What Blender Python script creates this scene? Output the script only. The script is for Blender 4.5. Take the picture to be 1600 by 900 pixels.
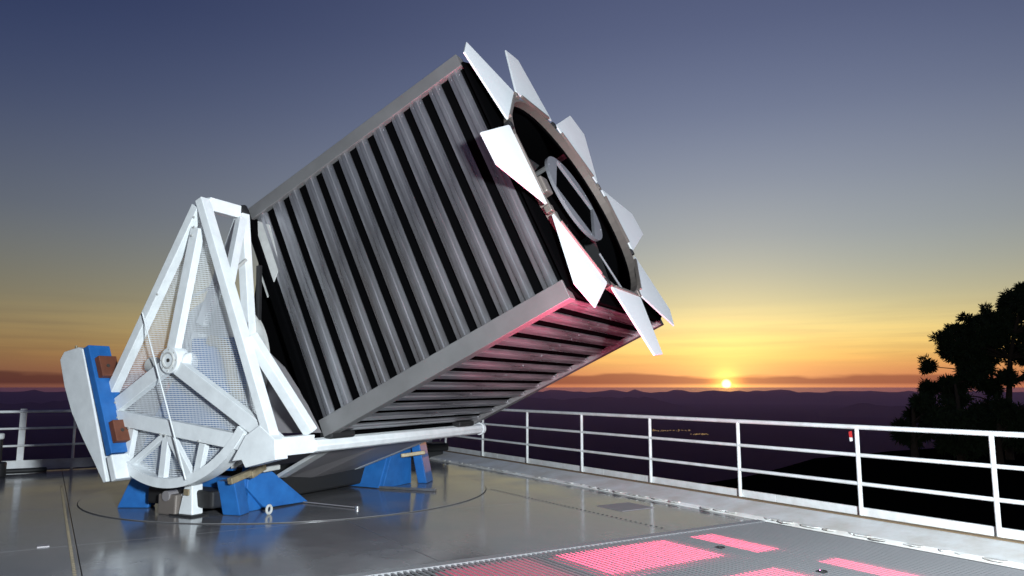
import bpy, bmesh, math, random
from mathutils import Vector, Matrix
R = math.radians
random.seed(7)
for o in list(bpy.data.objects): bpy.data.objects.remove(o)
sc = bpy.context.scene
col = sc.collection

# ------------------------------------------------------------------ camera
FPX, PITCH, CAMH = 1169.4, 0.1324, 1.5
cam = bpy.data.cameras.new('camera'); cam_o = bpy.data.objects.new('camera', cam); col.objects.link(cam_o)
cam.sensor_width = 36; cam.lens = FPX / 1600 * 36; cam.clip_start = 0.05; cam.clip_end = 400000
cam_o.location = (0, 0, CAMH); cam_o.rotation_euler = (R(90) + PITCH, 0, 0)
sc.camera = cam_o
def pixel_dir(px, py):
    x, y, z = (px - 800) / FPX, 1.0, -(py - 450) / FPX
    return Vector((x, math.cos(PITCH) * y - math.sin(PITCH) * z, math.sin(PITCH) * y + math.cos(PITCH) * z)).normalized()

# ------------------------------------------------------------------ sky
SUN = pixel_dir(1135, 600)
SUN_AZ = math.atan2(SUN.x, SUN.y); SUN_EL = math.asin(SUN.z)
world = bpy.data.worlds.new('World'); sc.world = world; world.use_nodes = True
nt = world.node_tree; N = nt.nodes; LK = nt.links; N.clear()
def nd(t, **k):
    n = N.new(t)
    for a, b in k.items(): setattr(n, a, b)
    return n
def math_n(op, a, b=None, c=None, clamp=False):
    n = nd('ShaderNodeMath', operation=op, use_clamp=clamp)
    for i, v in enumerate((a, b, c)):
        if v is None: continue
        if isinstance(v, (int, float)): n.inputs[i].default_value = v
        else: LK.new(v, n.inputs[i])
    return n.outputs[0]
def ramp_n(fac, stops, interp='B_SPLINE'):
    n = nd('ShaderNodeValToRGB'); cr = n.color_ramp; cr.interpolation = interp
    cr.elements[0].position = stops[0][0]; cr.elements[1].position = stops[-1][0]
    for s in stops[1:-1]: cr.elements.new(s[0])
    for e, s in zip(cr.elements, stops): e.position = s[0]; e.color = (*s[1], 1)
    LK.new(fac, n.inputs[0]); return n.outputs[0]
def mixc(f, a, b, mode='MIX'):
    n = nd('ShaderNodeMix', data_type='RGBA', blend_type=mode)
    for i, v in ((0, f), (6, a), (7, b)):
        if isinstance(v, (int, float)): n.inputs[i].default_value = v
        elif isinstance(v, tuple): n.inputs[i].default_value = (*v, 1)
        else: LK.new(v, n.inputs[i])
    return n.outputs[2]
tc = nd('ShaderNodeTexCoord'); sep = nd('ShaderNodeSeparateXYZ'); LK.new(tc.outputs['Generated'], sep.inputs[0])
X, Y, Z = sep.outputs
el = math_n('MULTIPLY', math_n('ARCSINE', Z), 180 / math.pi)            # elevation in degrees
elf = math_n('MULTIPLY_ADD', el, 1 / 50, 2 / 50, clamp=True)            # -2..48 deg -> 0..1
def s(deg): return (deg + 2) / 50
azd = math_n('SUBTRACT', math_n('ARCTAN2', X, Y), SUN_AZ)
cosaz = math_n('COSINE', azd)
near_sun = math_n('POWER', math_n('MULTIPLY_ADD', cosaz, .5, .5), 10.0)  # 1 toward the sun, fades away round the compass
sun_side = ramp_n(elf, [(s(-2), (.50, .16, .10)), (s(.2), (.62, .19, .10)), (s(1.4), (.78, .31, .11)), (s(2.6), (.95, .60, .16)), (s(4.2), (.86, .68, .27)),
    (s(6.2), (.58, .53, .32)), (s(8.5), (.43, .44, .37)), (s(11), (.35, .38, .39)), (s(15), (.27, .30, .37)), (s(20), (.165, .195, .295)), (s(26), (.098, .118, .215)), (s(34), (.055, .07, .15)), (s(48), (.03, .038, .09))])
far_side = ramp_n(elf, [(s(-2), (.10, .035, .04)), (s(.2), (.115, .045, .04)), (s(1.5), (.16, .075, .045)), (s(3.5), (.19, .125, .065)), (s(6), (.165, .145, .095)),
    (s(9), (.125, .13, .125)), (s(12), (.09, .105, .14)), (s(18), (.042, .058, .125)), (s(25), (.017, .029, .09)), (s(34), (.009, .017, .066)), (s(48), (.008, .013, .04))])
base = mixc(near_sun, far_side, sun_side)
# stretched cloud streaks (bands along the horizon, all the way round)
vec = nd('ShaderNodeCombineXYZ'); LK.new(math_n('MULTIPLY', azd, 2.2), vec.inputs[0]); LK.new(math_n('MULTIPLY', el, .85), vec.inputs[1])
n1 = nd('ShaderNodeTexNoise'); n1.inputs['Scale'].default_value = 1.6; n1.inputs['Detail'].default_value = 5; LK.new(vec.outputs[0], n1.inputs[0])
st = math_n('MULTIPLY_ADD', n1.outputs[0], 3.2, -1.25, clamp=True)
band = ramp_n(elf, [(s(1.2), (0, 0, 0)), (s(2.2), (1, 1, 1)), (s(4.5), (.7, .7, .7)), (s(6.5), (0, 0, 0))], 'LINEAR')
base = mixc(math_n('MULTIPLY', math_n('MULTIPLY', st, band), .85), base, mixc(1, base, (1.25, 1.18, 1.0), 'MULTIPLY'))
st2 = math_n('MULTIPLY_ADD', n1.outputs[0], -3.0, 1.6, clamp=True)
base = mixc(math_n('MULTIPLY', math_n('MULTIPLY', st2, band), .55), base, mixc(1, base, (.72, .62, .62), 'MULTIPLY'))
# low dark cloud bank just above the ridges
vec2 = nd('ShaderNodeCombineXYZ'); LK.new(math_n('MULTIPLY', azd, 3.0), vec2.inputs[0]); LK.new(math_n('MULTIPLY', el, .25), vec2.inputs[1])
n2 = nd('ShaderNodeTexNoise'); n2.inputs['Scale'].default_value = 2.3; n2.inputs['Detail'].default_value = 3; LK.new(vec2.outputs[0], n2.inputs[0])
vec3 = nd('ShaderNodeCombineXYZ'); LK.new(math_n('MULTIPLY', cosaz, 4.0), vec3.inputs[0]); LK.new(math_n('MULTIPLY', azd, .9), vec3.inputs[1])
n3 = nd('ShaderNodeTexNoise'); n3.inputs['Scale'].default_value = 1.1; n3.inputs['Detail'].default_value = 2; LK.new(vec3.outputs[0], n3.inputs[0])
topd = math_n('MULTIPLY_ADD', n2.outputs[0], 1.5, .15)                    # upper edge of the bank, degrees
bank = math_n('MULTIPLY', math_n('MULTIPLY_ADD', math_n('SUBTRACT', topd, el), 4.5, .3, clamp=True), math_n('MULTIPLY_ADD', el, 5.0, -.7, clamp=True))
# glow and disc of the setting sun
sd = nd('ShaderNodeVectorMath', operation='DOT_PRODUCT'); LK.new(tc.outputs['Generated'], sd.inputs[0]); sd.inputs[1].default_value = SUN
ang = math_n('MULTIPLY', math_n('ARCCOSINE', math_n('MINIMUM', sd.outputs['Value'], 1.0)), 180 / math.pi)
def glow(width, gain): return math_n('MULTIPLY', math_n('POWER', 2.718, math_n('MULTIPLY', math_n('MULTIPLY', ang, ang), -1 / (width * width))), gain)
def addglow(b, g, c):
    m = nd('ShaderNodeVectorMath', operation='SCALE'); m.inputs[0].default_value = c; LK.new(g, m.inputs['Scale'])
    return mixc(1.0, b, m.outputs[0], 'ADD')
base = addglow(base, glow(8.0, .30), (1, .68, .22))
base = addglow(base, glow(3.0, .40), (1, .50, .08))
base = addglow(base, glow(1.0, .6), (1, .45, .05))
bank = math_n('MULTIPLY', bank, math_n('MULTIPLY_ADD', n3.outputs[0], 5.0, -1.25, clamp=True))
base = mixc(math_n('MULTIPLY', bank, .72), base, mixc(1, base, (.30, .19, .36), 'MULTIPLY'))
base = addglow(base, glow(.85, 1.1), (1, .50, .07))
disc = math_n('MULTIPLY_ADD', ang, -8.0, 3.0, clamp=True)
base = addglow(base, math_n('MULTIPLY', disc, 2.2), (1, .82, .36))
sky = nd('ShaderNodeTexSky', sky_type='NISHITA'); sky.sun_disc = False
sky.sun_elevation = max(SUN_EL, R(.3)); sky.sun_rotation = SUN_AZ; sky.altitude = 2700; sky.dust_density = 2.0; sky.ozone_density = 2.5
nish = nd('ShaderNodeVectorMath', operation='SCALE'); LK.new(sky.outputs[0], nish.inputs[0]); nish.inputs['Scale'].default_value = .006
final = mixc(1.0, base, nish.outputs[0], 'ADD')
bg = nd('ShaderNodeBackground'); LK.new(final, bg.inputs[0]); bg.inputs[1].default_value = 1.0
wo = nd('ShaderNodeOutputWorld'); LK.new(bg.outputs[0], wo.inputs[0])

# ------------------------------------------------------------------ lamps
def lamp(name, kind, loc, energy, color, **k):
    l = bpy.data.lights.new(name, kind); l.energy = energy; l.color = color
    for a, b in k.items(): setattr(l, a, b)
    o = bpy.data.objects.new(name, l); col.objects.link(o); o.location = loc; return o
sun = lamp('sun', 'SUN', (0, 0, 50), .12, (1, .42, .12), angle=R(.5))
sun.rotation_euler = (-SUN).to_track_quat('-Z', 'Y').to_euler()
flood = lamp('photo_floodlight', 'SPOT', (2.5, -1.0, 2.6), 8200, (.86, .95, 1.0), shadow_soft_size=.35, spot_size=R(150), spot_blend=.3)
flood.rotation_euler = (Vector((-1.5, 10, 1.8)) - flood.location).to_track_quat('-Z', 'Y').to_euler()

sc.view_settings.view_transform = 'Standard'; sc.view_settings.look = 'None'
sc.view_settings.exposure = 0; sc.view_settings.gamma = 1; sc.view_settings.use_curve_mapping = False
sc.cycles.max_bounces = 6; sc.cycles.volume_bounces = 0; sc.cycles.transparent_max_bounces = 12
sc.cycles.sample_clamp_indirect = 4

# ------------------------------------------------------------------ materials
def mat(name, c, rough=.5, metal=0., var=0., vscale=3., c2=None, bump=0., bscale=40., spec=.5, stretch=(1, 1, 1), rvar=0., emit=None, detail=5):
    m = bpy.data.materials.new(name); m.use_nodes = True; t = m.node_tree; b = t.nodes['Principled BSDF']
    b.inputs['Base Color'].default_value = (*c, 1); b.inputs['Roughness'].default_value = rough; b.inputs['Metallic'].default_value = metal
    b.inputs['Specular IOR Level'].default_value = spec
    if emit: b.inputs['Emission Color'].default_value = (*emit[0], 1); b.inputs['Emission Strength'].default_value = emit[1]
    if var or bump or rvar:
        tcn = t.nodes.new('ShaderNodeTexCoord'); mp = t.nodes.new('ShaderNodeMapping'); mp.inputs['Scale'].default_value = stretch
        t.links.new(tcn.outputs['Object'], mp.inputs[0])
        nz = t.nodes.new('ShaderNodeTexNoise'); nz.inputs['Scale'].default_value = vscale; nz.inputs['Detail'].default_value = detail; nz.inputs['Roughness'].default_value = .62
        t.links.new(mp.outputs[0], nz.inputs[0])
        cr = t.nodes.new('ShaderNodeValToRGB'); cr.color_ramp.elements[0].position = .32; cr.color_ramp.elements[1].position = .68
        d = c2 or tuple(max(0, x * (1 - var)) for x in c)
        cr.color_ramp.elements[0].color = (*d, 1); cr.color_ramp.elements[1].color = (*c, 1)
        t.links.new(nz.outputs[0], cr.inputs[0])
        if var or c2: t.links.new(cr.outputs[0], b.inputs['Base Color'])
        if rvar:
            mr = t.nodes.new('ShaderNodeMapRange'); mr.inputs['To Min'].default_value = rough - rvar; mr.inputs['To Max'].default_value = rough + rvar
            mr.inputs['From Min'].default_value = .3; mr.inputs['From Max'].default_value = .7
            t.links.new(nz.outputs[0], mr.inputs[0]); t.links.new(mr.outputs[0], b.inputs['Roughness'])
        if bump:
            n3 = t.nodes.new('ShaderNodeTexNoise'); n3.inputs['Scale'].default_value = bscale; n3.inputs['Detail'].default_value = 4
            t.links.new(mp.outputs[0], n3.inputs[0])
            bp = t.nodes.new('ShaderNodeBump'); bp.inputs['Strength'].default_value = bump; bp.inputs['Distance'].default_value = .01
            t.links.new(n3.outputs[0], bp.inputs['Height']); t.links.new(bp.outputs[0], b.inputs['Normal'])
    return m
M = dict(
 white=mat('white_paint', (.78, .81, .82), .42, var=.15, vscale=5, bump=.07, bscale=30, detail=9),
 petal=mat('petal_white', (.82, .85, .87), .5, var=.05, vscale=2),
 alum=mat('aluminium_slat', (.45, .45, .475), .33, metal=.82, c2=(.17, .166, .175), vscale=1.7, stretch=(6, .45, 6), bump=.10, bscale=9, rvar=.12),
 alum2=mat('aluminium_beam', (.27, .265, .265), .46, metal=.5, c2=(.21, .205, .205), vscale=1.5, bump=.06, bscale=20),
 black=mat('black_lining', (.0022, .0022, .0025), .9, spec=.0),
 rubber=mat('black_rubber', (.012, .012, .013), .6),
 blue=mat('blue_paint', (.022, .145, .43), .38, c2=(.015, .10, .32), vscale=5, detail=9, bump=.05),
 brown=mat('brown_block', (.16, .05, .025), .6, var=.35, vscale=9),
 brass=mat('brass_fitting', (.38, .31, .20), .55, metal=.4, var=.4, vscale=14),
 steel=mat('bare_steel', (.55, .55, .56), .28, metal=.9, var=.3, vscale=8),
 greyp=mat('grey_panel', (.30, .28, .29), .45, c2=(.20, .19, .19), vscale=3, metal=.3),
 pale=mat('pale_panel', (.55, .55, .53), .5, var=.25, vscale=4),
 collar=mat('collar_metal', (.22, .19, .17), .5, metal=.4, c2=(.08, .065, .055), vscale=7),
 ring=mat('secondary_grey', (.22, .22, .24), .5, var=.15, vscale=6),
 deck=mat('deck_steel', (.215, .208, .215), .15, metal=.12, c2=(.135, .130, .136), vscale=1.1, stretch=(1, 1, 1), bump=.04, bscale=5, rvar=.07, detail=10),
 table=mat('turntable_steel', (.20, .197, .204), .14, metal=.12, c2=(.13, .127, .134), vscale=1.3, bump=.04, bscale=5, rvar=.06, detail=10),
 seam=mat('seam_dark', (.035, .033, .03), .7),
 grate=mat('grating_metal', (.30, .30, .31), .5, metal=.35, c2=(.17, .17, .17), vscale=5),
 kerb=mat('kerb_paint', (.80, .82, .82), .55, c2=(.60, .57, .52), vscale=2.3, bump=.3, bscale=14, detail=7),
 caulk=mat('caulk_white', (.78, .80, .79), .7, c2=(.5, .47, .42), vscale=9, bump=.4, bscale=20),
 rust=mat('rust_strip', (.22, .15, .08), .8, c2=(.10, .07, .045), vscale=9),
 rail=mat('rail_paint', (.78, .80, .81), .4, c2=(.62, .62, .61), vscale=6, bump=.08, bscale=60),
 pink=mat('pink_lamp_lens', (.7, .12, .28), .5, emit=((1.0, .10, .26), .5)),
 red=mat('red_paint', (.5, .03, .03), .5),
 bark=mat('pine_bark', (.045, .03, .02), .9, var=.4, vscale=6),
 needle=mat('pine_needles', (.02, .035, .014), .8, var=.4, vscale=2, spec=.2),
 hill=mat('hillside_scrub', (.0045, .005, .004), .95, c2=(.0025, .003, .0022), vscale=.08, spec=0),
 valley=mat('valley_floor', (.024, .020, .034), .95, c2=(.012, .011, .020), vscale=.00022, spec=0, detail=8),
 mount=mat('mountain_rock', (.05, .042, .05), .95, c2=(.03, .026, .03), vscale=.0006, spec=0),
 glint=mat('valley_lamp', (.5, .4, .2), .5, emit=((1, .62, .2), .28)),
)
M['wire'] = mat('screen_wire', (.74, .77, .80), .5)

# ------------------------------------------------------------------ mesh helpers
class MB:
    def __init__(self): self.v = []; self.f = []
    def add(self, vs, fs):
        n = len(self.v); self.v += [tuple(v) for v in vs]; self.f += [tuple(i + n for i in f) for f in fs]; return self
    def box(self, lo, hi):
        x0, y0, z0 = lo; x1, y1, z1 = hi
        return self.add([(x0, y0, z0), (x1, y0, z0), (x1, y1, z0), (x0, y1, z0), (x0, y0, z1), (x1, y0, z1), (x1, y1, z1), (x0, y1, z1)],
            [(3, 2, 1, 0), (4, 5, 6, 7), (0, 1, 5, 4), (1, 2, 6, 5), (2, 3, 7, 6), (3, 0, 4, 7)])
    def prism(self, poly, d):           # poly: list of 3D points (planar), d: extrusion vector
        n = len(poly); d = Vector(d); a = [Vector(p) for p in poly]
        nrm = sum(((a[i] - a[0]).cross(a[(i + 1) % n] - a[0]) for i in range(n)), Vector())
        if nrm.dot(d) > 0: a.reverse()
        return self.add(a + [p + d for p in a], [tuple(range(n)), tuple(reversed(range(n, 2 * n)))] +
            [(i, i + n, (i + 1) % n + n, (i + 1) % n) for i in range(n)])
    def beam(self, p, q, w, h, side=(0, 1, 0)):   # box beam from p to q; w across, h along `side`
        p, q, sd_ = Vector(p), Vector(q), Vector(side).normalized(); ax_ = (q - p).normalized()
        ac = ax_.cross(sd_).normalized(); sd_ = ac.cross(ax_).normalized()
        return self.prism([p + ac * w / 2 + sd_ * h / 2, p - ac * w / 2 + sd_ * h / 2, p - ac * w / 2 - sd_ * h / 2, p + ac * w / 2 - sd_ * h / 2], q - p)
    def tube(self, pts, r, n=10, r2=None):
        pts = [Vector(p) for p in pts]; rings = []; up = None
        for i, p in enumerate(pts):
            d = (pts[min(i + 1, len(pts) - 1)] - pts[max(i - 1, 0)]).normalized()
            if up is None: up = Vector((0, 0, 1)) if abs(d.z) < .9 else Vector((1, 0, 0))
            a = d.cross(up).normalized(); b_ = a.cross(d).normalized(); up = b_
            rr = r if r2 is None else r + (r2 - r) * i / (len(pts) - 1)
            rings.append([p + (a * math.cos(2 * math.pi * k / n) + b_ * math.sin(2 * math.pi * k / n)) * rr for k in range(n)])
        vs = [v for g in rings for v in g]; fs = []
        for i in range(len(rings) - 1):
            for k in range(n): fs.append((i * n + k, i * n + (k + 1) % n, (i + 1) * n + (k + 1) % n, (i + 1) * n + k))
        fs.append(tuple(reversed(range(n)))); fs.append(tuple(range((len(rings) - 1) * n, len(rings) * n)))
        return self.add(vs, fs)
    def disc(self, c, axis, r, h, n=48): # solid cylinder
        c = Vector(c); axis = Vector(axis).normalized(); return self.tube([c, c + axis * h], r, n)
    def mesh(self, name, m, smooth=False):
        me = bpy.data.meshes.new(name); me.from_pydata(self.v, [], self.f); me.validate()
        bm = bmesh.new(); bm.from_mesh(me); bmesh.ops.recalc_face_normals(bm, faces=bm.faces); bm.to_mesh(me); bm.free()
        me.materials.append(m)
        if smooth:
            me.polygons.foreach_set('use_smooth', [True] * len(me.polygons))
            me.set_sharp_from_angle(angle=R(40))
        return me
    def build(self, name, m, parent=None, mtx=None, smooth=False, bevel=0):
        return obj(name, self.mesh(name, m, smooth), parent, mtx, bevel)
def obj(name, me, parent=None, mtx=None, bevel=0):
    o = bpy.data.objects.new(name, me); col.objects.link(o)
    if parent: o.parent = parent
    if mtx is not None: o.matrix_local = mtx
    if bevel:
        bv = o.modifiers.new('bevel', 'BEVEL'); bv.width = bevel; bv.segments = 2; bv.limit_method = 'ANGLE'
    return o
def empty(name, loc=(0, 0, 0), rz=0):
    o = bpy.data.objects.new(name, None); col.objects.link(o); o.location = loc; o.rotation_euler = (0, 0, rz); o.empty_display_size = .2; return o
def tag(o, label, cat, group=None):
    o['label'] = label; o['category'] = cat
    if group: o['group'] = group
    return o
def struct(o, k='structure'): o['kind'] = k; return o

# ------------------------------------------------------------------ land
def hash1(i, seed=0): return random.Random(i * 7919 + seed * 104729).random()
def noise1(x, seed=0):
    i = math.floor(x); f = x - i; f = f * f * (3 - 2 * f); return hash1(i, seed) * (1 - f) + hash1(i + 1, seed) * f
def fbm1(x, seed=0, o=5): return sum(noise1(x * 2 ** k, seed + k) * .5 ** (k + 1) for k in range(o))
V = 110000.; FLOOR = -1400.
mb = MB(); n = 24
mb.add([(-V + 2 * V * i / n, -V + 2 * V * j / n, FLOOR) for j in range(n + 1) for i in range(n + 1)],
       [(j * (n + 1) + i, j * (n + 1) + i + 1, (j + 1) * (n + 1) + i + 1, (j + 1) * (n + 1) + i) for j in range(n) for i in range(n)])
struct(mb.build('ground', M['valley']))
def ridge(name, dist, a0, a1, lo, hi, seed, freq, depth):
    mb = MB(); K = 260; rows = []
    prof = [(-1.0, 0), (-.55, .35), (-.2, .75), (0, 1.0), (.3, .6), (1, 0)]
    for k in range(K + 1):
        a = R(a0 + (a1 - a0) * k / K)
        h = lo + (hi - lo) * fbm1((a0 + (a1 - a0) * k / K) * freq + 300, seed)
        edge = min(1, k / 12, (K - k) / 12)
        for q, w_ in prof:
            jit = 1 + .25 * (fbm1(k * .35 + q * 9, seed + 9) - .5) if 0 < w_ < 1 else 1
            r_ = dist + q * depth
            rows.append((math.sin(a) * r_, math.cos(a) * r_, FLOOR - 1 + (h - FLOOR) * w_ * jit * edge))
    c = len(prof)
    mb.add(rows, [(k * c + j, (k + 1) * c + j, (k + 1) * c + j + 1, k * c + j + 1) for k in range(K) for j in range(c - 1)])
    return struct(mb.build(name, M['mount'], smooth=True))
ridge('mountain_range', 78000, -75, 75, -560, -60, 3, 1.3, 9000)
ridge('mountain_range', 52000, -75, 14, -1050, -330, 11, .8, 7000)
ridge('mountain_range', 46000, 22, 75, -1150, -600, 17, .4, 6000)
# the dark mountainside falling away below the deck
crest = [(-900, 775), (0, 770), (700, 770), (950, 765), (1050, 757), (1160, 741), (1250, 716), (1340, 703), (1440, 692), (1600, 686), (1900, 690), (2600, 720)]
def crest_y(px):
    for (x0, y0), (x1, y1) in zip(crest, crest[1:]):
        if x0 <= px <= x1: return y0 + (y1 - y0) * (px - x0) / (x1 - x0)
    return 770
HILL = {}
mb = MB(); TH = 150; rad = [14, 24, 38, 54, 72, 82, 110, 200, 500, 1500, 4000, 9500]; rows = []
def hill_z(a, r_):
    px = 800 + FPX * math.tan(max(min(a, 1.1), -1.1))
    slope = (crest_y(max(min(px, 2500), -850)) - 605.7) / FPX * math.cos(min(abs(a), 1.1))
    zc = CAMH - slope * 72
    if r_ <= 72: z_ = -7.5 + (zc + 7.5) * ((r_ - 14) / 58) ** .8
    else:
        q = (math.log(r_) - math.log(72)) / (math.log(9500) - math.log(72))
        z_ = (CAMH - (slope + .05 * min(1, (r_ - 72) / 60)) * r_) * (1 - q ** 3) + (FLOOR - 5) * q ** 3
        z_ = max(z_, FLOOR - 5)
    return z_
for k in range(TH + 1):
    a = R(-180 + 360 * k / TH)
    for j, r_ in enumerate(rad):
        nz = (fbm1(k * .7 + j * 31.7, 40) - .5) * min(r_ * .018, 25)
        rows.append((math.sin(a) * r_, math.cos(a) * r_, hill_z(a if abs(a) < 1.1 else math.copysign(1.1, a), r_) + nz))
c = len(rad)
mb.add(rows, [(k * c + j, (k + 1) * c + j, (k + 1) * c + j + 1, k * c + j + 1) for k in range(TH) for j in range(c - 1)])
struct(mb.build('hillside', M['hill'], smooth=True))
# lamps of a settlement far out on the valley floor
mb = MB(); rg = random.Random(5)
for k in range(70):
    if k < 45: px, py = 1020 + 58 * rg.random() ** 1.2, 673 + rg.gauss(0, .7)
    else: px, py = 1079 + 28 * rg.random(), 679 + rg.gauss(0, .5)
    d = pixel_dir(px, py); p = d * ((FLOOR - CAMH) / d.z); rr = 9 + 9 * rg.random()
    mb.box((p.x - rr, p.y - rr, FLOOR), (p.x + rr, p.y + rr, FLOOR + rr * 1.2))
struct(mb.build('settlement_lights', M['glint']), 'stuff')

# haze
mb = MB().box((-130000, -130000, FLOOR - 8), (130000, 130000, 9.5))
hz = bpy.data.materials.new('haze_air'); hz.use_nodes = True; t = hz.node_tree; t.nodes.clear()
pv = t.nodes.new('ShaderNodeVolumePrincipled'); pv.inputs['Color'].default_value = (.58, .43, 1.0, 1); pv.inputs['Density'].default_value = 9e-6; pv.inputs['Anisotropy'].default_value = .6
ho = t.nodes.new('ShaderNodeOutputMaterial'); t.links.new(pv.outputs[0], ho.inputs['Volume'])
struct(mb.build('haze', hz), 'stuff')

# ------------------------------------------------------------------ deck (m along E1, n along E2)
DA = math.atan2(.525, .851)
DK = Matrix.Rotation(DA, 4, 'Z')
def dk(m, n, z=0): return DK @ Vector((m, n, z))
deck = struct(MB().box((-14, 6.04, -.35), (7.9, 16.75, -.012)).box((-14, -9, -.35), (0, 6.04, -.012)).box((0, -9, -.35), (7.9, 1, -.012)).box((7.02, 1, -.35), (7.9, 6.04, -.012))
    .build('deck', M['seam'], mtx=DK))
ms_ = [-13.9, -10.35, -7.67, -5.0, -2.33, .35, 3.02, 5.70, 7.02]; ns_ = [6.06, 8.54, 11.2, 13.86, 16.4]
def plate(m0, m1, n0, n1, g=.0035):
    mb = MB().box((m0 + g, n0 + g, -.012), (m1 - g, n1 - g, 0)); return mb.build('deck_plate', M['deck'], deck, bevel=.003)
for i in range(len(ms_) - 1):
    for j in range(len(ns_) - 1): plate(ms_[i], ms_[i + 1], ns_[j], ns_[j + 1])
for i in range(5):
    if ms_[i + 1] <= .36: 
        for n0, n1 in ((-8.9, -5), (-5, -1.5), (-1.5, 2.2), (2.2, 6.06)): plate(ms_[i], min(ms_[i + 1], -.02), n0, n1)
plate(.0, 3.5, -8.9, .98); plate(3.5, 7.85, -8.9, .98)
MB().box((7.03, -8.9, -.012), (7.88, 6.05, -.002)).build('deck_plate', M['deck'], deck)
# rows of bolts along two seams, cover plates
mb = MB()
for k in range(44):
    mb.disc(DK.inverted() @ dk(5.755, 6.25 + k * .085, 0), (0, 0, 1), .013, .004, 8)
mb.build('bolt_row', M['seam'], deck)
mb = MB()
for k in range(90): mb.disc((.30, 7.0 + k * .075, 0), (0, 0, 1), .016, .004, 8)
mb.build('bolt_row', M['brass'], deck)
MB().box((6.1, 7.32, 0), (6.62, 7.82, .006)).build('cover_plate', M['greyp'], deck)
MB().box((.03, 8.60, 0), (.13, 8.68, .008)).build('cover_plate', M['greyp'], deck)
# pit below the grating
struct(MB().box((-.05, .95, -.62), (7.07, 6.09, -.60)).build('pit_floor', M['seam'], mtx=DK))
grating = struct(MB().box((0, 5.93, -.03), (7.02, 6.04, .008)).build('grating', M['grate'], mtx=DK))
mb = MB(); k = 0
pitch = .055
while .02 + k * pitch < 7.0:
    x = .02 + k * pitch; mb.box((x, 1.0, -.008), (x + .018, 5.929, .003)); k += 1
o = mb.build('bearing_bars', M['grate'], grating); o['kind'] = 'stuff'
for m0, m1, n0, n1 in ((0, 7.02, 4.50, 4.84), (5.40, 5.64, 1, 5.92), (3.80, 3.93, 4.84, 5.92), (2.0, 2.1, 1, 5.92)):
    MB().box((m0, n0, -.2), (m1, n1, -.016 if n1 > 5 else -.018)).build('joist', M['grate'], grating)
# pink floodlights lying below the grating
pinks = [(3.95, 5.36, 4.93, 5.80, 'A', 'broad pink light panel glowing through the grating, largest of the set'),
         (5.66, 5.97, 4.87, 5.78, 'B', 'narrow pink light panel glowing under grating nearest the telescope-side deck edge'),
         (5.78, 6.09, 3.10, 4.43, 'C', 'pink light strip under the grating closest to the white kerb'),
         (4.30, 5.36, 3.40, 4.46, 'D', 'pink light panel under the grating at the bottom edge of the picture'),
         (2.85, 3.78, 4.93, 5.86, 'E', 'dim pink light panel at the left end of the grating')]
pinkA = mat('pink_lamp_lens_wide', (.6, .12, .25), .5, emit=((1.0, .10, .26), .5))
dim = mat('pink_lamp_lens_dim', (.5, .16, .24), .5, emit=((1.0, .16, .30), .3))
for m0, m1, n0, n1, k, lab in pinks:
    c0 = Vector(((m0 + m1) / 2, (n0 + n1) / 2, 0)); hx, hy = (m1 - m0) / 2, (n1 - n0) / 2
    root = empty('light_panel', dk(c0.x, c0.y, -.60), DA); tag(root, lab, 'light panel', 'pink light panels below the grating')
    rc = .13 if k in 'BCD' else .04
    pl = []
    for sx, sy, a0 in ((1, 1, 0), (-1, 1, 90), (-1, -1, 180), (1, -1, 270)):
        for q in range(5):
            a = R(a0 + q * 22.5); pl.append((sx * (hx - rc) + rc * math.cos(a), sy * (hy - rc) + rc * math.sin(a), .555))
    MB().prism(pl, (0, 0, .022)).build('lens', dict(A=pinkA, B=pinkA, E=dim).get(k, M['pink']), root)
    MB().box((-hx * .9, -hy * .9, 0), (hx * .9, hy * .9, .553)).build('housing', M['rubber'], root)
for m_, n_, sx, sy, e in ((4.66, 5.37, 1.36, .82, 170), (5.815, 5.32, .28, .86, 38), (5.935, 3.75, .28, 1.25, 40), (4.83, 3.93, 1.0, 1.0, 120), (3.32, 5.40, .86, .86, 15)):
    l = lamp('pink_floodlight', 'AREA', dk(m_, n_, -.020), e, (1, .085, .20), shape='RECTANGLE', size=sx, size_y=sy, spread=R(80))
    l.rotation_euler = (R(180), 0, DA)

for m_, n_, e, lab in ((5.52, 5.20, 560, 'small pink fill lamp added between the two front light panels'), (5.52, 4.10, 160, 'small pink fill lamp added in the grating nearer the camera')):  # made-up pink spots with bezels, added to brighten the box underside
    up_ = empty('fill_lamp', dk(m_, n_, .004), DA); tag(up_, lab, 'fill_lamp', 'added pink fill lamps')
    MB().tube([(.035 * math.cos(2 * math.pi * k / 16), .035 * math.sin(2 * math.pi * k / 16), .004) for k in range(17)], .006, 6).build('bezel', M['rubber'], up_)
    l = lamp('fill_spot', 'SPOT', dk(m_, n_, .016), e, (1, .09, .22), shadow_soft_size=.02, spot_size=R(86), spot_blend=.3)
    l.rotation_euler = (Vector((1.35, 9.2, 3.0)) - l.location).to_track_quat('-Z', 'Y').to_euler()
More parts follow.
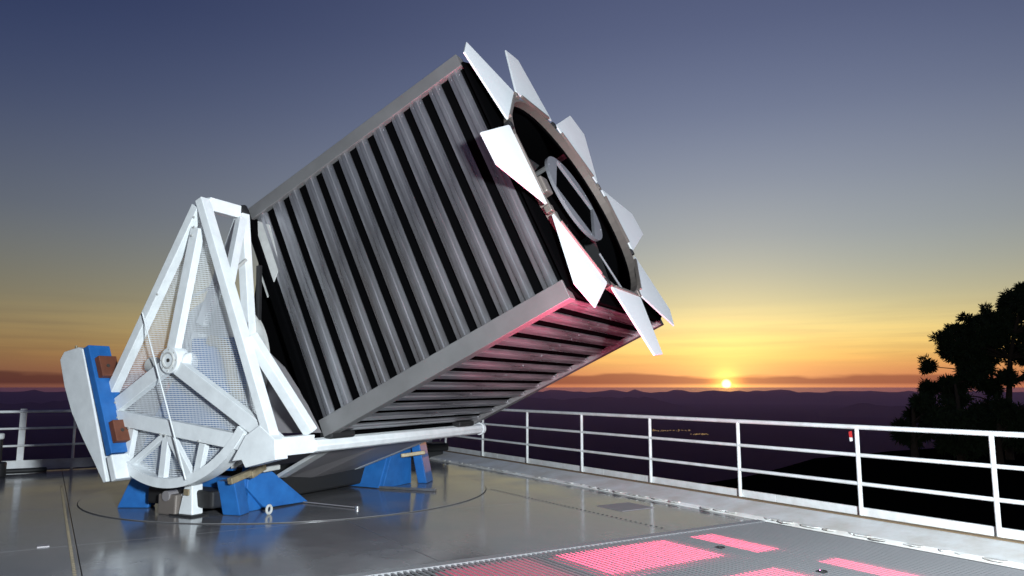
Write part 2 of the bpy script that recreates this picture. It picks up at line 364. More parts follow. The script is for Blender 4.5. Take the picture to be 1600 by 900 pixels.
# kerb beside the rail
kerb = struct(MB().prism([(7.02, -8.5, -.002), (7.02, -8.5, .012), (7.06, -8.5, .04), (7.50, -8.5, .115), (7.56, -8.5, .11), (7.56, -8.5, -.002)], (0, 25.1, 0)).build('kerb', M['kerb'], mtx=DK, bevel=.006))
mb = MB().box((7.565, -8.5, 0), (7.67, 16.6, .118)); mb.build('rust_strip', M['rust'], kerb)
rg = random.Random(12); mb = MB()
for k in range(110):
    n_ = 3.0 + 13.2 * rg.random() ** .9; m_ = 7.05 + rg.gauss(0, .025); rr = .018 + .03 * rg.random()
    ring = [(m_ + rr * .8 * math.cos(a) * (.7 + .6 * rg.random()), n_ + rr * 2.2 * math.sin(a) * (.6 + .8 * rg.random()), .03) for a in [i * math.pi / 4 for i in range(8)]]
    mb.prism(ring, (0, 0, .006 + .008 * rg.random()))
o = mb.build('caulk_blobs', M['caulk'], kerb); o['kind'] = 'stuff'

# ------------------------------------------------------------------ railings
def railing(label, p0, dirv, length, posts, wide=()):
    root = empty('railing', p0, math.atan2(dirv.y, dirv.x)); tag(root, label, 'railing', 'white deck railings')
    for x in posts:
        if x in wide: MB().box((x - .055, -.03, 0), (x + .055, .0, 1.12)).build('post', M['rail'], root, bevel=.008)
        else: MB().tube([(x, 0, 0), (x, 0, 1.05)], .024, 12).build('post', M['rail'], root, smooth=True)
    for z, r_ in ((1.065, .026), (.76, .021), (.45, .021)):
        MB().tube([(0, 0 if z < 1 else 0, z), (length, 0, z)], r_, 12).build('rail', M['rail'], root, smooth=True)
    x = 0
    while x < length - .01:
        x1 = min(x + 3.38, length); MB().box((x + .004, .028, .02), (x1 - .004, .038, .185)).build('toe_board', M['rail'], root, bevel=.003); x = x1
    MB().box((0, .0275, .183), (length, .06, .191)).build('toe_lip', M['rail'], root)
    return root
e1 = DK @ Vector((1, 0, 0)); e2 = DK @ Vector((0, 1, 0))
pn = [15.35, 13.66, 11.97, 10.28, 8.59, 6.9, 5.2, 3.79, 2.1, .4, -1.5, -3.2, -4.9, -6.6, -8.3]
ry = railing('long white pipe railing running along the right edge of the deck', dk(7.72, 16.5, .0), -e2, 24.9, [16.5 - q for q in pn])
rx = railing('white railing across the far edge of the deck, left of the telescope', dk(7.72, 16.55, 0), -e1, 21, [7.72 - q for q in (-.32, .51, 2.2, 3.9, 5.6, -2.0, -3.7, -5.4, -7.1, -8.8, -10.5, -12.2)], wide=(7.72 + .32,))
# ------------------------------------------------------------------ telescope, local frame: X = a (tilt direction), Y = b (altitude axis), Z up
AZ, AL = R(26.168), R(25.485)
TC = Vector((-3.19, 11.363, 0))
turn = struct(empty('turntable', TC, -AZ))
tt = MB().disc((0, 0, .0), (0, 0, 1), 2.80, .010, 128).build('turntable_plate', M['table'], turn, smooth=True)
MB().disc((0, 0, -.004), (0, 0, 1), 2.811, .0075, 128).build('turntable_gap', M['seam'], turn)
tel = empty('telescope', TC, -AZ)
tag(tel, 'large box-shaped telescope with grey slatted sides, white petals and white truss mount on blue feet', 'telescope')
L_, H_, W_ = 3.417, 3.174, 3.641
A0, Z0 = 1.3333, 2.3577
BX = Matrix.Translation((A0, 0, Z0)) @ Matrix.Rotation(-AL, 4, 'Y')       # box frame: x=u optical axis, y=s, z=v
hw, hh = W_ / 2, H_ / 2
# liner
t_ = .07; g = .075
mb = MB()
for lo, hi in (((.02, -hw + g, -hh + g), (L_ - .02, -hw + g + .02, hh - g)), ((.02, hw - g - .02, -hh + g), (L_ - .02, hw - g, hh - g)),
               ((.02, -hw + g + .021, -hh + g), (L_ - .02, hw - g - .021, -hh + g + .02)), ((.02, -hw + g + .021, hh - g - .02), (L_ - .02, hw - g - .021, hh - g)),
               ((.0, -hw + g, -hh + g), (.018, hw - g, hh - g))): mb.box(lo, hi)
mb.build('baffle_liner', M['black'], tel, BX)
# four slatted sides. side frame: x=u, y=across, z=outward
P_ = L_ / 12
def slat_mesh(half, name):
    prof = [(-.087, .0), (-.087, .016), (-.030, .018), (-.022, .030), (.022, .030), (.030, .018), (.087, .016), (.087, .0)]
    mb = MB().prism([(x, -half, z) for x, z in prof], (0, 2 * half, 0))
    for e_ in (-half + .05, half - .05, 0):
        for x in (-.055, .055): mb.disc((x, e_, .015), (0, 0, 1), .010, .006, 6)
    return mb.mesh(name, M['alum'])
def side(mtx, half, bw0, bw1, bot=False):
    # half: half length of slats incl. beams; beams along u at y=-half and y=+half
    fr = MB().box((0, -half, -.05), (L_, -half + bw0, .046)).build('side_frame', M['alum2'], tel, mtx, bevel=.006)
    MB().box((0, half - bw1, -.05), (L_, half, .046)).build('edge_beam', M['alum2'], fr, bevel=.006)
    MB().box((-.02, -half + bw0, -.055), (.03, half - bw1, .0)).build('end_beam', M['black'], fr)
    sm = slat_mesh((2 * half - bw0 - bw1) / 2 - .002, 'slat')
    for i in range(12):
        o = obj('slat', sm, fr, Matrix.Translation(((i + .5) * P_, (bw0 - bw1) / 2, -.012)) @ Matrix.Rotation(R(random.uniform(-.25, .25)), 4, 'Z'))
    return fr
def basis(xa, ya, za, loc):
    m = Matrix((xa, ya, za)).transposed().to_4x4(); m.translation = loc; return m
near = side(BX @ basis((1, 0, 0), (0, 0, 1), (0, -1, 0), (0, -hw + .046, 0)), hh, .215, .165)
far = side(BX @ basis((1, 0, 0), (0, 0, -1), (0, 1, 0), (0, hw - .046, 0)), hh, .165, .215)
bot = side(BX @ basis((1, 0, 0), (0, -1, 0), (0, 0, -1), (0, 0, -hh + .046)), hw - .055, .10, .10)
top = side(BX @ basis((1, 0, 0), (0, 1, 0), (0, 0, 1), (0, 0, hh - .046)), hw - .055, .10, .10)
# front: square black plate with octagonal opening, collar, petals
US, RO, KS = 3.562, 1.50, 1.08
def oct_pt(k, r_=RO, u=US): 
    a = R(180 + 22.5 + 45 * k); return Vector((u, -.04 + KS * r_ * math.cos(a), .05 + r_ * math.sin(a)))
mb = MB(); K = 64
sq = []
for i in range(K):
    a = 2 * math.pi * i / K; c_, s_ = math.cos(a), math.sin(a); f_ = min((hw - .03) / max(abs(c_), 1e-6), (hh - .03) / max(abs(s_), 1e-6)); sq.append((f_ * c_, f_ * s_))
cir = [(-.02 + KS * 1.40 * math.cos(2 * math.pi * i / K), .02 + 1.40 * math.sin(2 * math.pi * i / K)) for i in range(K)]
vs = [(L_ + .002, y, z) for y, z in sq] + [(L_ + .002, y, z) for y, z in cir] + [(L_ + .03, y, z) for y, z in sq] + [(L_ + .03, y, z) for y, z in cir]
fs = []
for i in range(K):
    j = (i + 1) % K
    fs += [(i, j, K + j, K + i), (2 * K + i, 3 * K + i, 3 * K + j, 2 * K + j), (i, 2 * K + i, 2 * K + j, j), (K + i, K + j, 3 * K + j, 3 * K + i)]
mb.add(vs, fs).build('front_plate', M['black'], tel, BX)
mb = MB(); KC = 56   # round collar from the front plate to the hinges
def cpt(i, r_, u): a = 2 * math.pi * i / KC; return (u, -.03 + KS * r_ * math.cos(a), .04 + r_ * math.sin(a))
vs = [cpt(i, r_, u) for r_, u in ((1.425, L_ + .032), (1.395, L_ + .032), (1.425, US - .01), (1.395, US - .01)) for i in range(KC)]; fs = []
for i in range(KC):
    j = (i + 1) % KC
    fs += [(i, j, KC + j, KC + i), (2 * KC + i, 3 * KC + i, 3 * KC + j, 2 * KC + j), (i, 2 * KC + i, 2 * KC + j, j), (KC + i, KC + j, 3 * KC + j, 3 * KC + i)]
collar = mb.add(vs, fs).build('front_collar', M['collar'], tel, BX)
for k in range(8):
    p = oct_pt(k, RO - .03); MB().box((p.x - .07, p.y - .045, p.z - .045), (p.x + .01, p.y + .045, p.z + .045)).build('hinge_block', M['rubber'] if k % 2 else M['collar'], collar, bevel=.012)
th_ = [1.60, 1.56, 1.52, 1.46, 1.45, 1.52, 1.61, 1.64]; tk = [.02, 0., -.02, .05, .06, .02, 0., .03]
for k in range(8):
    p0, p1 = oct_pt(k), oct_pt(k + 1); m_ = (p0 + p1) / 2; e = (p1 - p0).normalized()
    nrm = Vector((0, m_.y + .04, m_.z - .05)); nrm -= e * nrm.dot(e); nrm.normalize()
    gdir = nrm * math.sin(th_[k]) + Vector((1, 0, 0)) * math.cos(th_[k]); fac = (p1 - p0).length / 1.156
    pts = [m_ + e * x * fac + gdir * y for x, y in ((-.52, .03), (.52, .03), (.53, .06), (.20 + tk[k], .87), (-.18 + tk[k], .90), (-.53, .06))]
    up = e.cross(gdir).normalized()
    pe = MB().prism(pts, up * .022).build('petal', M['petal'], tel, BX, bevel=.004)
    MB().beam(m_ + e * -.40 * fac + gdir * .02, m_ + e * .40 * fac + gdir * .02, .03, .04, (1, 0, 0)).build('hinge', M['collar'], pe)
# secondary mirror ring with a diamond opening, spider vanes
mb = MB(); K = 48; SR = .62; SC = (0., .06)
ou = [(SC[0] + KS * SR * math.cos(2 * math.pi * i / K), SC[1] + SR * math.sin(2 * math.pi * i / K)) for i in range(K)]
inn = []
for i in range(K):
    a = 2 * math.pi * i / K; q = .595 / (abs(math.cos(a)) + abs(math.sin(a))); inn.append((SC[0] + KS * q * math.cos(a), SC[1] + q * math.sin(a)))
vs = [(3.46, *p) for p in ou] + [(3.46, *p) for p in inn] + [(3.50, *p) for p in ou] + [(3.50, *p) for p in inn]; fs = []
for i in range(K):
    j = (i + 1) % K
    fs += [(i, j, K + j, K + i), (2 * K + i, 3 * K + i, 3 * K + j, 2 * K + j), (i, 2 * K + i, 2 * K + j, j), (K + i, K + j, 3 * K + j, 3 * K + i)]
sec = mb.add(vs, fs).build('secondary_ring', M['ring'], tel, BX)
MB().disc((2.95, SC[0], SC[1]), (1, 0, 0), .50, .5, 40).build('secondary_housing', M['black'], tel, BX, smooth=True)
for k in range(6):
    a = R(20 + 60 * k); MB().disc((3.50, SC[0] + KS * .585 * math.cos(a), SC[1] + .585 * math.sin(a)), (1, 0, 0), .014, .006, 8).build('screw', M['steel'], sec)
for k in range(4):
    a = R(45 + 90 * k); c_, s_ = math.cos(a), math.sin(a)
    MB().beam((3.30, KS * .60 * c_, .06 + .60 * s_), (3.05, 1.42 * c_ * KS, 1.42 * s_), .02, .16, (1, 0, 0)).build('spider_vane', M['rubber'], tel, BX)
MB().box((3.36, -1.16, -.16), (3.52, -.98, .06)).build('actuator', M['collar'], tel, BX, bevel=.02)
MB().box((3.30, -1.40, -.62), (3.50, -1.12, -.42)).build('actuator', M['collar'], tel, BX, bevel=.02)
MB().tube([(3.42, .15, -.70), (3.42, .45, -1.25)], .014, 8).build('strut', M['ring'], tel, BX)
# black rear frame and shroud
mb = MB().box((-.13, -hw + .01, -hh), (-.005, -hw + .14, hh)).box((-.13, hw - .14, -hh), (-.005, hw - .01, hh)).box((-.13, -hw + .141, -hh), (-.005, hw - .141, -hh + .13)).box((-.13, -hw + .141, hh - .13), (-.005, hw - .141, hh))
mb.build('rear_frame', M['black'], tel, BX, bevel=.02)
mb = MB().prism([(u, -hw + .17, v) for u, v in ((-.01, -1.54), (-.01, 1.08), (-.24, .95), (-.58, .40), (-.58, -.80), (-.34, -1.50))], (0, W_ - .34, 0))
mb.build('rear_shroud', M['black'], tel, BX)
MB().tube([(-.09, -hw - .01, hh - .12), (-.09, -hw - .03, hh + .06)], .09, 12).build('corner_bumper', M['rubber'], tel, BX, smooth=True, bevel=.02)
# white altitude frame
BF, BR = -2.55, -1.95
HUB = (.33, 1.82); RD = 1.47
wf = MB().beam((.66, BF, 3.74), (1.99, BF, .80), .11, .14).build('altitude_frame', M['white'], tel, bevel=.008)
def mem(p, q, w_, b_=BF, d_=.12, m='white', nm='truss_member', off=0.):
    return MB().beam((p[0], b_ + off, p[1]), (q[0], b_ + off, q[1]), w_, d_).build(nm, M[m], wf, bevel=.006)
mem((.60, 3.66), (-.75, 1.42), .115)
mem((.30, 1.90), (.60, 3.40), .14, off=.01, d_=.10)
mem((.22, 1.76), (-.66, 1.26), .17, off=.012, d_=.10)
mem((.42, 1.74), (1.86, .98), .175, off=.012, d_=.10)
mem((-.68, 1.15), (1.76, .875), .175, off=.004, d_=.11)
for p, q, w_ in (((-.32, 1.03), (-.39, .60), .095), ((.25, .95), (-.33, .57), .07), ((.28, .95), (.24, .40), .10), ((.32, .95), (.72, .48), .10), ((.89, .88), (.80, .46), .10)):
    mem(p, q, w_, off=.02, d_=.07)
mem((.70, 3.68), (.90, 2.2), .12, BR, m='white'); mem((.90, 2.3), (1.0, .9), .10, BR)
mem((.68, 3.62), (.10, 2.30), .13, BR); mem((.05, 2.2), (-.3, 1.2), .12, BR)
def cross(a, z, w_, h_, b0=BF + .06, b1=BR - .055, nm='cross_beam'): return MB().box((a - w_ / 2, b0, z - h_ / 2), (a + w_ / 2, b1, z + h_ / 2)).build(nm, M['white'], wf, bevel=.006)
cross(.67, 3.70, .12, .16); cross(1.97, .87, .14, .20)
MB().beam((1.10, BF + .06, 2.72), (.74, BR - .06, 3.60), .10, .10).build('truss_member', M['white'], wf, bevel=.006)
MB().beam((1.46, BF + .07, 2.08), (1.95, BR - .02, .99), .13, .12).build('truss_member', M['white'], wf, bevel=.006)
# drive sector rim
mb = MB(); K = 60; a0, a1 = R(207), R(327); vs = []
for i in range(K + 1):
    a = a0 + (a1 - a0) * i / K
    for r_, b_ in ((RD, BF - .06), (RD - .11, BF - .06), (RD - .11, BF + .16), (RD, BF + .16)): vs.append((HUB[0] + r_ * math.cos(a), b_, HUB[1] + r_ * math.sin(a)))
fs = [(i * 4 + k, i * 4 + (k + 1) % 4, (i + 1) * 4 + (k + 1) % 4, (i + 1) * 4 + k) for i in range(K) for k in range(4)] + [(0, 1, 2, 3), (K * 4 + 3, K * 4 + 2, K * 4 + 1, K * 4)]
MB().add(vs, fs).build('drive_rim', M['white'], wf, smooth=True)
hub = MB().disc((HUB[0], BF - .075, HUB[1]), (0, 1, 0), .155, .18, 40).build('hub', M['white'], tel, smooth=True, bevel=.01)
MB().tube([(HUB[0] + .09 * math.cos(2 * math.pi * k / 24), BF - .08, HUB[1] + .09 * math.sin(2 * math.pi * k / 24)) for k in range(25)], .012, 6).build('hub_ring', M['pale'], hub)
MB().disc((HUB[0], BF - .085, HUB[1]), (0, 1, 0), .022, .02, 16).build('hub_bolt', M['seam'], hub)
for a_, z_ in [(HUB[0] + .125 * math.cos(R(q)), HUB[1] + .125 * math.sin(R(q))) for q in range(0, 360, 45)]: MB().disc((a_, BF - .082, z_), (0, 1, 0), .011, .012, 6).build('bolt', M['pale'], hub)
for a_, z_ in ((-.60, 1.20), (-.52, 1.14), (-.58, 1.32), (1.60, .93), (1.70, .90), (1.72, 1.03), (.25, .96), (.33, .95), (.58, 3.30), (.61, 3.40), (.60, 3.52), (.05, 2.62), (.88, .90), (-.31, 1.02)):
    MB().disc((a_, BF - .068, z_), (0, 1, 0), .014, .014, 6).build('bolt', M['pale'], wf)
# gusset at the lower right corner
MB().prism([(1.42, BF - .075, .70), (1.60, BF - .075, .98), (1.80, BF - .075, 1.10), (2.03, BF - .075, .95), (2.05, BF - .075, .74), (1.62, BF - .075, .64), (1.56, BF - .075, .72)], (0, .19, 0)).build('gusset', M['white'], wf, bevel=.008)
# mesh screen over the triangle and the sector
tri = [(.62, BF + .085, 3.64), (-.74, BF + .085, 1.40)] + [(HUB[0] + 1.40 * math.cos(R(a)), BF + .085, HUB[1] + 1.40 * math.sin(R(a))) for a in range(214, 322, 6)] + [(1.93, BF + .085, .88)]
def clip(poly, k, c):                 # where the line coord[k] = c crosses the polygon
    o = 1 - k; out = []
    for p, q in zip(poly, poly[1:] + poly[:1]):
        if (p[k] - c) * (q[k] - c) < 0: out.append(p[o] + (q[o] - p[o]) * (c - p[k]) / (q[k] - p[k]))
    return sorted(out)
flat = [(p[0], p[2]) for p in tri]; mb = MB(); wp, ww, yb = .0235, .0074, BF + .085
for k in (0, 1):
    lo, hi = min(p[k] for p in flat), max(p[k] for p in flat); c_ = lo + wp / 2
    while c_ < hi:
        xs = clip(flat, k, c_)
        for x0, x1 in zip(xs[::2], xs[1::2]):
            y_ = yb + .002 * k
            if k == 0: mb.add([(c_ - ww / 2, y_, x0), (c_ + ww / 2, y_, x0), (c_ + ww / 2, y_, x1), (c_ - ww / 2, y_, x1)], [(0, 1, 2, 3)])
            else: mb.add([(x0, y_, c_ - ww / 2), (x1, y_, c_ - ww / 2), (x1, y_, c_ + ww / 2), (x0, y_, c_ + ww / 2)], [(0, 1, 2, 3)])
        c_ += wp
mb.build('wire_screen', M['wire'], tel)
rope = [(-.15, 2.40), (-.04, 2.16), (.36, 1.31), (.75, .47)]
MB().tube([(a, BF - .095, z) for a, z in rope], .009, 8).build('cable', M['white'], tel, smooth=True)
MB().tube([(.0 + .9 * q, BR - .2 + .1 * q, 2.62 + .45 * q - .25 * q * (1 - q)) for q in [i / 8 for i in range(9)]], .02, 8).build('cable', M['pale'], tel, smooth=True)
# things seen through the screen
MB().disc((.30, BR + .06, 1.80), (0, 1, 0), .86, .05, 64).build('bearing_disc', M['pale'], tel, smooth=True)
MB().prism([(1.0, BR + .13, .95), (1.0, BR + .13, 2.0), (1.35, BR + .13, 1.75), (1.75, BR + .13, 1.30), (1.97, BR + .13, .98)], (0, .03, 0)).build('shroud_panel', M['greyp'], tel)
ib = MB().box((.36, -2.34, 1.30), (.98, -2.02, 2.10)).build('instrument_box', M['blue'], tel, bevel=.02)
MB().tube([(.72, -2.37, 2.06), (.90, -2.37, 2.02), (1.02, -2.37, 1.85), (1.10, -2.36, 1.6), (1.22, -2.34, 1.36)], .065, 10).build('hose', M['brass'], ib, smooth=True)
MB().disc((.16, -2.46, 1.80), (1, 0, 0), .115, .36, 20).build('motor', M['white'], tel, smooth=True, bevel=.02)
MB().disc((.45, -2.46, 1.62), (1, 0, 0), .05, .14, 16).build('encoder', M['steel'], tel, smooth=True)
MB().disc((-.18, BF + .10, 1.78), (.9, 0, -.2), .10, .26, 16).build('motor', M['pale'], tel, smooth=True)
MB().disc((-.22, BF + .10, 1.78), (.9, 0, -.2), .04, .04, 12).build('motor_cap', M['brown'], tel)
MB().prism([(-.55, -2.30, .50), (-.32, -2.30, 1.05), (.05, -2.30, 1.62), (.40, -2.30, 1.62), (1.15, -2.30, .92), (1.10, -2.30, .55)], (0, .06, 0)).build('fork_web', M['blue'], tel, bevel=.01)
MB().prism([(1.12, -2.34, .58), (1.02, -2.34, 1.45), (1.30, -2.34, 1.20), (1.55, -2.34, .80)], (0, .06, 0)).build('fork_web', M['pale'], tel)
MB().prism([(-.60, -2.30, .60), (-.62, -2.30, 1.42), (-.10, -2.30, 1.62), (-.34, -2.30, 1.0)], (0, .06, 0)).build('fork_web', M['greyp'], tel)
# grey flap between frame and box
MB().prism([(.80, BR + .16, 3.62), (1.00, BR + .16, 3.55), (1.20, BR + .16, 3.0), (1.02, BR + .16, 2.62), (.86, BR + .16, 2.95)], (0, .015, 0)).build('shroud_flap', M['pale'], tel)
MB().beam((.92, BR + .10, 3.02), (.95, BR + .10, 2.2), .06, .04).build('shroud_strut', M['rubber'], tel)
# long white cradle beam below the box
bmz, bma = .845, 2.0
cb = MB().tube([(bma, BR - .06, bmz), (bma, 1.96, bmz)], .085, 8).build('cradle_beam', M['white'], tel, smooth=True, bevel=.01)
MB().disc((bma, 1.96, bmz), (0, 1, 0), .098, .06, 20).build('beam_cap', M['white'], cb, smooth=True)
for s_ in (-1.60, 1.35):
    MB().box((bma - .05, s_ - .22, bmz + .07), (bma + .13, s_ + .22, bmz + .145)).build('bearing_pad', M['rubber'], cb, bevel=.02)
# counterweight
cwp = [(-1.46, 1.85), (-1.39, 1.95), (-1.12, 2.0), (-1.03, 1.98), (-.73, 1.24), (-.41, .40), (-.47, .385), (-.66, .61), (-.91, .89), (-1.15, 1.19), (-1.33, 1.51)]
cw = MB().prism([(a, -2.78, z) for a, z in cwp], (0, .30, 0)).build('counterweight', M['white'], tel, bevel=.012)
d_ = Vector((-.46 + 1.03, 0, .69 - 1.98)); n_ = Vector((.914, 0, .405)) 
b0 = Vector((-1.03, -2.78, 1.98)); 
MB().prism([b0 + n_ * .012 + Vector((0, .0, 0)), b0 + n_ * .012 + d_, b0 + n_ * .115 + d_, b0 + n_ * .115], (0, .29, 0)).build('edge_bar', M['blue'], cw, bevel=.01)
e0 = b0 + d_ * 1.01
MB().prism([e0 + n_ * .004, e0 + n_ * .004 + d_ * .215, e0 + n_ * .105 + d_ * .215, e0 + n_ * .105], (0, .29, 0)).build('end_block', M['white'], cw, bevel=.015)
for q in (.13, .73):
    c_ = b0 + d_ * q + n_ * .117
    bl = MB().prism([c_, c_ + d_ * .19, c_ + d_ * .19 + n_ * .085, c_ + n_ * .085], (0, .24, 0)).build('bumper_block', M['brown'], cw, Matrix.Translation((0, .04, 0)), bevel=.008)
    MB().disc(c_ + d_ * .095 + n_ * .082 + Vector((0, .10, 0)), n_, .022, .008, 12).build('bolt_hole', M['seam'], bl)
MB().tube([(-1.33, -2.65, 1.95), (-1.35, -2.65, 2.03)], .016, 8).build('pin', M['brass'], cw)
# blue yoke feet (near and far), each leg and brace a part
def foot(sgn):
    b = lambda v: v * sgn
    r = MB().prism([(1.04, b(-2.09), .012), (.80, b(-2.13), .012), (.72, b(-1.97), .012), (.96, b(-1.86), .012)], (-.02, -.10, .40)).build('yoke_leg', M['blue'], tel, bevel=.012)
    br = MB().prism([(.93, b(-1.90), .30), (.96, b(-1.62), .03), (1.02, b(-.90), .02), (.93, b(-1.72), .62), (.92, b(-1.86), .55)], (-.12, 0, 0)).build('yoke_brace', M['blue'], tel, bevel=.01)
    MB().prism([(.90, b(-2.05), .012), (.90, b(-1.60), .012), (.90, b(-1.86), .30), (.90, b(-2.02), .40)], (-.1, 0, 0)).build('yoke_web', M['blue'], tel, bevel=.008)
    return r
foot(1)
MB().prism([(-.80, -2.33, .012), (-.44, -2.16, .012), (-.40, -2.14, .42), (-.62, -2.26, .45)], (-.1, .18, 0)).build('yoke_leg', M['blue'], tel, bevel=.012)
MB().box((-.45, -2.0, .06), (.9, -1.84, .42)).build('yoke_sill', M['blue'], tel, bevel=.01)
MB().box((-.3, -2.3, .10), (.8, -1.7, .30)).build('drive_housing', M['rubber'], tel, bevel=.03)
# far foot
MB().prism([(1.12, .60, .012), (1.12, 1.36, .012), (1.12, 1.34, .70), (1.12, .90, .70)], (-.14, 0, 0)).build('yoke_brace', M['blue'], tel, bevel=.01)
MB().prism([(1.06, .58, .02), (.25, .60, .02), (.30, .66, .25), (1.06, .88, .70)], (0, .10, 0)).build('yoke_web', M['blue'], tel, bevel=.01)
MB().prism([(1.37, 1.42, .012), (1.25, 1.80, .012), (1.20, 1.62, .70), (1.32, 1.24, .70)], (-.14, -.04, 0)).build('yoke_leg', M['blue'], tel, bevel=.012)
MB().beam((1.14, 1.02, .46), (1.40, 1.30, .50), .06, .06).build('clamp_bar', M['brass'], tel, bevel=.01)
MB().box((-.9, -1.6, .06), (.7, 1.7, .50)).build('fork_base', M['rubber'], tel, bevel=.03)
# covers slung below the box
MB().prism([(1.86, -1.45, .76), (1.86, -.45, .755), (.42, -.50, .15), (.30, -1.05, .17)], (-.02, 0, .03)).build('cover_panel', M['greyp'], tel)
MB().prism([(1.86, -.44, .755), (1.86, .66, .75), (.22, .38, .10), (.42, -.49, .15)], (-.02, 0, .03)).build('cover_panel', M['greyp'], tel)
MB().prism([(1.90, .67, .765), (1.90, .80, .765), (.24, .53, .10), (.24, .39, .10)], (-.02, 0, .05)).build('cover_rail', M['pale'], tel, bevel=.006)
MB().prism([(1.88, -1.62, .775), (1.88, -1.46, .765), (.95, -1.25, .36), (.95, -1.41, .37)], (-.02, 0, .04)).build('cover_rail', M['pale'], tel, bevel=.006)
# brass clamp on the near foot
cl = MB().beam((1.06, -2.30, .43), (1.06, -1.98, .50), .075, .075).build('clamp', M['brass'], tel, bevel=.012)
MB().beam((1.05, -2.00, .47), (1.05, -1.78, .56), .13, .09).build('clamp_jaw', M['brass'], cl, bevel=.015)
MB().beam((1.05, -1.78, .51), (1.05, -1.50, .52), .06, .06).build('clamp_handle', M['pale'], cl, bevel=.012)
mb = MB()
MB().tube([(1.26 + .0, -1.86 + .04 * math.cos(2 * math.pi * k / 20), .07 + .046 * math.sin(2 * math.pi * k / 20)) for k in range(21)], .016, 8).build('lifting_eye', M['pale'], tel, smooth=True)
# drip trays / bars on the turntable
MB().beam((1.02, .62, .03), (1.97, .72, .03), .06, .035, (0, 0, 1)).build('locking_bar', M['steel'], tel, bevel=.004)
MB().beam((.97, -.98, .025), (1.88, -1.04, .025), .02, .012, (0, 0, 1)).build('locking_bar', M['greyp'], tel, bevel=.004)
MB().disc((1.93, -1.05, .012), (0, 0, 1), .025, .03, 12).build('locking_pin', M['steel'], tel)

# white stand in front of the drive rim
tb = basis(Vector((math.cos(-AZ), math.sin(-AZ), 0)), Vector((-math.sin(-AZ), math.cos(-AZ), 0)), Vector((0, 0, 1)), TC)
st_ = empty('bracket_stand', tb @ Vector((.46, -2.30, .010)), -AZ)
tag(st_, 'small white tapered bracket standing on the turntable below the round drive rim', 'bracket')
MB().prism([(-.10, -.09, .02), (.13, -.09, .02), (.07, -.06, .36), (-.05, -.06, .36)], (0, .16, 0)).build('body', M['white'], st_, bevel=.012)
MB().tube([(-.10, -.02, .06), (-.19, -.02, .08), (-.20, -.02, .20), (-.09, -.02, .24)], .018, 8).build('handle', M['white'], st_, smooth=True)
MB().box((-.02, -.096, .24), (.055, -.075, .31)).build('window', M['brass'], st_)
MB().box((-.2, -.13, 0), (.17, .12, .02)).build('base_plate', M['rubber'], st_)
# drive block behind it
dbk = empty('drive_block', tb @ Vector((.10, -2.36, .010)), -AZ); tag(dbk, 'grimy brown metal drive block under the lowest point of the white rim', 'drive unit')
MB().box((-.06, -.06, 0), (.24, .10, .24)).build('body', M['collar'], dbk, bevel=.02)
MB().disc((.09, -.08, .22), (0, 1, 0), .06, .2, 16).build('roller', M['greyp'], dbk, smooth=True)

# hanging tag on the railing
tg = empty('warning_tag', dk(7.68, 5.25, .95), DA); tag(tg, 'small red and white tag hanging from the railing post', 'tag')
MB().prism([(0, -.018, 0), (0, .018, 0), (0, .022, .06), (0, -.012, .07)], (.008, 0, 0)).build('red_panel', M['red'], tg)
MB().prism([(.0, -.016, -.04), (.0, .012, -.045), (.0, .018, -.002), (.0, -.018, -.002)], (.007, 0, 0)).build('white_panel', M['rail'], tg)
# equipment at the far corner
eq = empty('equipment_box', dk(7.0, 14.9, 0), DA); tag(eq, 'white electrical box on black base by the railing behind the telescope', 'box')
MB().box((-.12, -.12, .32), (.12, .12, .72)).build('cabinet', M['white'], eq, bevel=.015)
MB().box((-.40, -.25, .16), (.45, .3, .32)).build('base', M['rubber'], eq, bevel=.03)
MB().box((-.30, -.18, 0), (.35, .2, .16)).build('foot', M['rubber'], eq, bevel=.02)
MB().tube([(.1, 0, .66), (.35, -.1, .78), (.55, .05, .60), (.40, .1, .35)], .012, 8).build('wire', M['pale'], eq, smooth=True)
# bollard at the left edge
lb = empty('deck_lamp_post', dk(-.62, 15.6, 0), DA); tag(lb, 'short dark post with white cap at the left edge of the deck', 'post')
MB().disc((0, 0, 0), (0, 0, 1), .14, .25, 20).build('base', M['rubber'], lb, smooth=True, bevel=.02)
MB().disc((0, 0, .25), (0, 0, 1), .06, .38, 16).build('post', M['rubber'], lb, smooth=True)
MB().disc((0, 0, .63), (0, 0, 1), .075, .10, 16).build('cap', M['rail'], lb, smooth=True, bevel=.02)
hs = MB().tube([dk(-.9, 15.9, .05), dk(-.5, 16.02, .05), dk(-.2, 16.0, .05), dk(.1, 16.1, .045)], .045, 10).build('hose', M['rubber'], smooth=True)
tag(hs, 'black hose lying on the deck at the foot of the far railing', 'hose')

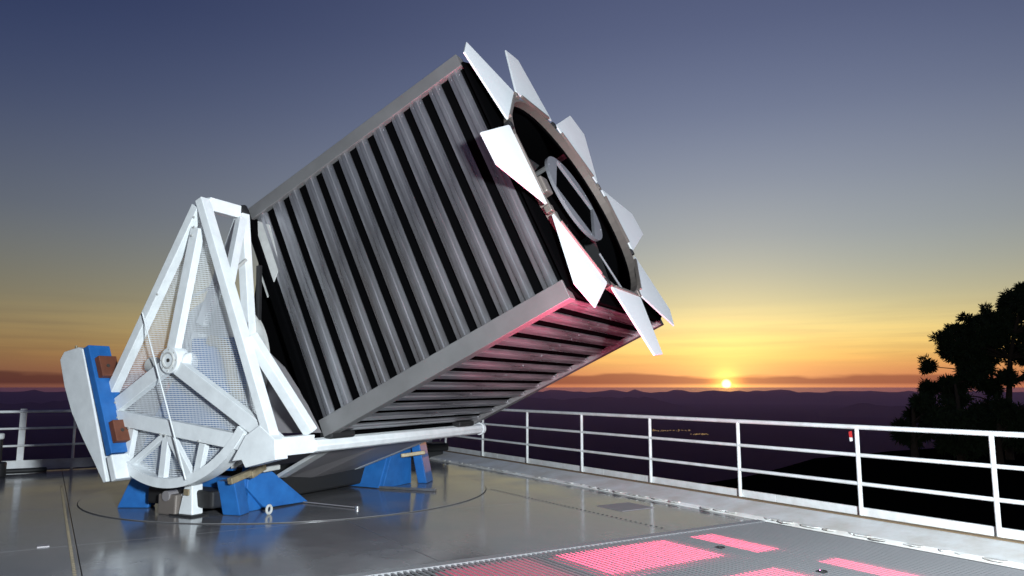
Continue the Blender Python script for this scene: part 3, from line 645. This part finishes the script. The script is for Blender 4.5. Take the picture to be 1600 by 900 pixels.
# ------------------------------------------------------------------ pine trees
def clump(mb, c, r_, n_, rg):
    for _ in range(n_):
        d = Vector((rg.gauss(0, 1), rg.gauss(0, 1), rg.gauss(0, .8))); d.normalize(); p = Vector(c) + d * r_ * rg.random() ** .45
        a = Vector((rg.gauss(0, 1), rg.gauss(0, 1), rg.gauss(0, 1))).normalized(); b_ = d.cross(a).normalized()
        ln = .18 + .18 * rg.random(); w_ = .032 + .028 * rg.random(); dd = (d + a * .5).normalized()
        mb.add([p - b_ * w_, p + b_ * w_, p + dd * ln + b_ * w_ * .3, p + dd * ln - b_ * w_ * .3], [(0, 1, 2, 3)])
def px3(px, py, dist):
    d = pixel_dir(px, py); return Vector((0, 0, CAMH)) + d * (dist / d.y)
def pine(label, dist, trunk, blobs, seed, dens=1.0, shift=18):
    rg = random.Random(seed)
    tp = [px3(x, y, dist) for x, y in trunk]; base_ = tp[0].copy(); base_.z -= 1.2
    root = empty('pine_tree', base_); tag(root, label, 'tree', 'pines on the hillside')
    tk_ = MB().tube([p - base_ for p in [base_] + tp], .26, 9, .07)
    crown = MB()
    blobs = blobs + [(x + rg.uniform(-13, 17), y + rg.uniform(-9, 9), q * .5) for x, y, q in blobs if q > 9]
    for bx, by, br_ in blobs:
        bx += shift; by += 8
        dp = rg.uniform(-1, 1) * 3.0
        c_ = px3(bx, by, dist) + Vector((0, dp, 0)); rr = br_ * dist / FPX
        # limb from the trunk to this clump
        k = min(range(len(tp)), key=lambda i: abs(tp[i].z - (c_.z - .5))); q = tp[k]
        mid_ = q.lerp(c_, .5) + Vector((0, 0, .25 + .2 * rg.random()))
        tk_.tube([q - base_, mid_ - base_, c_ - base_], .07, 6, .025)
        for _ in range(max(4, int(rr * 36))):
            o_ = Vector((rg.gauss(0, .62), rg.gauss(0, .62), rg.gauss(0, .52))) * rr
            clump(crown, c_ - base_ + o_, .22 + .18 * rg.random(), int(95 * dens), rg)
    tk_.build('trunk', M['bark'], root, smooth=True)
    crown.build('crown', M['needle'], root)
rgb = random.Random(3)
big = [(1592, 452, 13), (1570, 470, 16), (1548, 470, 9), (1600, 480, 20), (1570, 500, 20), (1535, 500, 16), (1510, 500, 12), (1490, 515, 14), (1467, 522, 11), (1465, 540, 9), (1485, 540, 12), (1515, 520, 16),
       (1540, 530, 16), (1565, 530, 18), (1595, 520, 20), (1605, 545, 16), (1580, 548, 12), (1508, 545, 10), (1550, 552, 10), (1530, 560, 9), (1464, 563, 6), (1498, 570, 10), (1520, 582, 9), (1470, 580, 8), (1480, 590, 9), (1455, 600, 10), (1470, 607, 9), (1500, 595, 12), (1560, 578, 9), (1610, 585, 10), (1545, 600, 8), (1630, 500, 24), (1650, 540, 22), (1640, 460, 18), (1615, 440, 14), (1670, 500, 18), (1680, 555, 18), (1630, 570, 14)]
pine('tall dark pine rising above the railing at the right edge', 52, [(1576, 690), (1576, 640), (1577, 600), (1578, 560), (1585, 520), (1595, 480), (1603, 445)], big, 21)
pine('short dark pine leaning beside the tall pine', 49, [(1500, 690), (1500, 660), (1497, 630), (1492, 600)], [(1488, 640, 12), (1512, 640, 12), (1530, 650, 14), (1480, 660, 14), (1505, 660, 16), (1497, 620, 6), (1530, 670, 14), (1545, 640, 10)], 22)
pine('bushy dark young pine at the left end of the tree group', 47, [(1428, 690), (1428, 660), (1426, 630)], [(1408, 619, 3), (1420, 640, 7), (1430, 624, 8), (1442, 632, 10), (1436, 650, 12), (1422, 660, 7), (1450, 655, 12), (1464, 645, 8), (1444, 675, 13), (1425, 678, 8)], 23, shift=2)
pine('low dark pine filling the gap under the tall pine', 46, [(1560, 700), (1560, 675), (1560, 650)], [(1555, 640, 14), (1580, 640, 14), (1605, 635, 16), (1570, 660, 18), (1600, 660, 18), (1545, 670, 14), (1470, 680, 12), (1500, 685, 12), (1630, 650, 20), (1525, 625, 8)], 24)
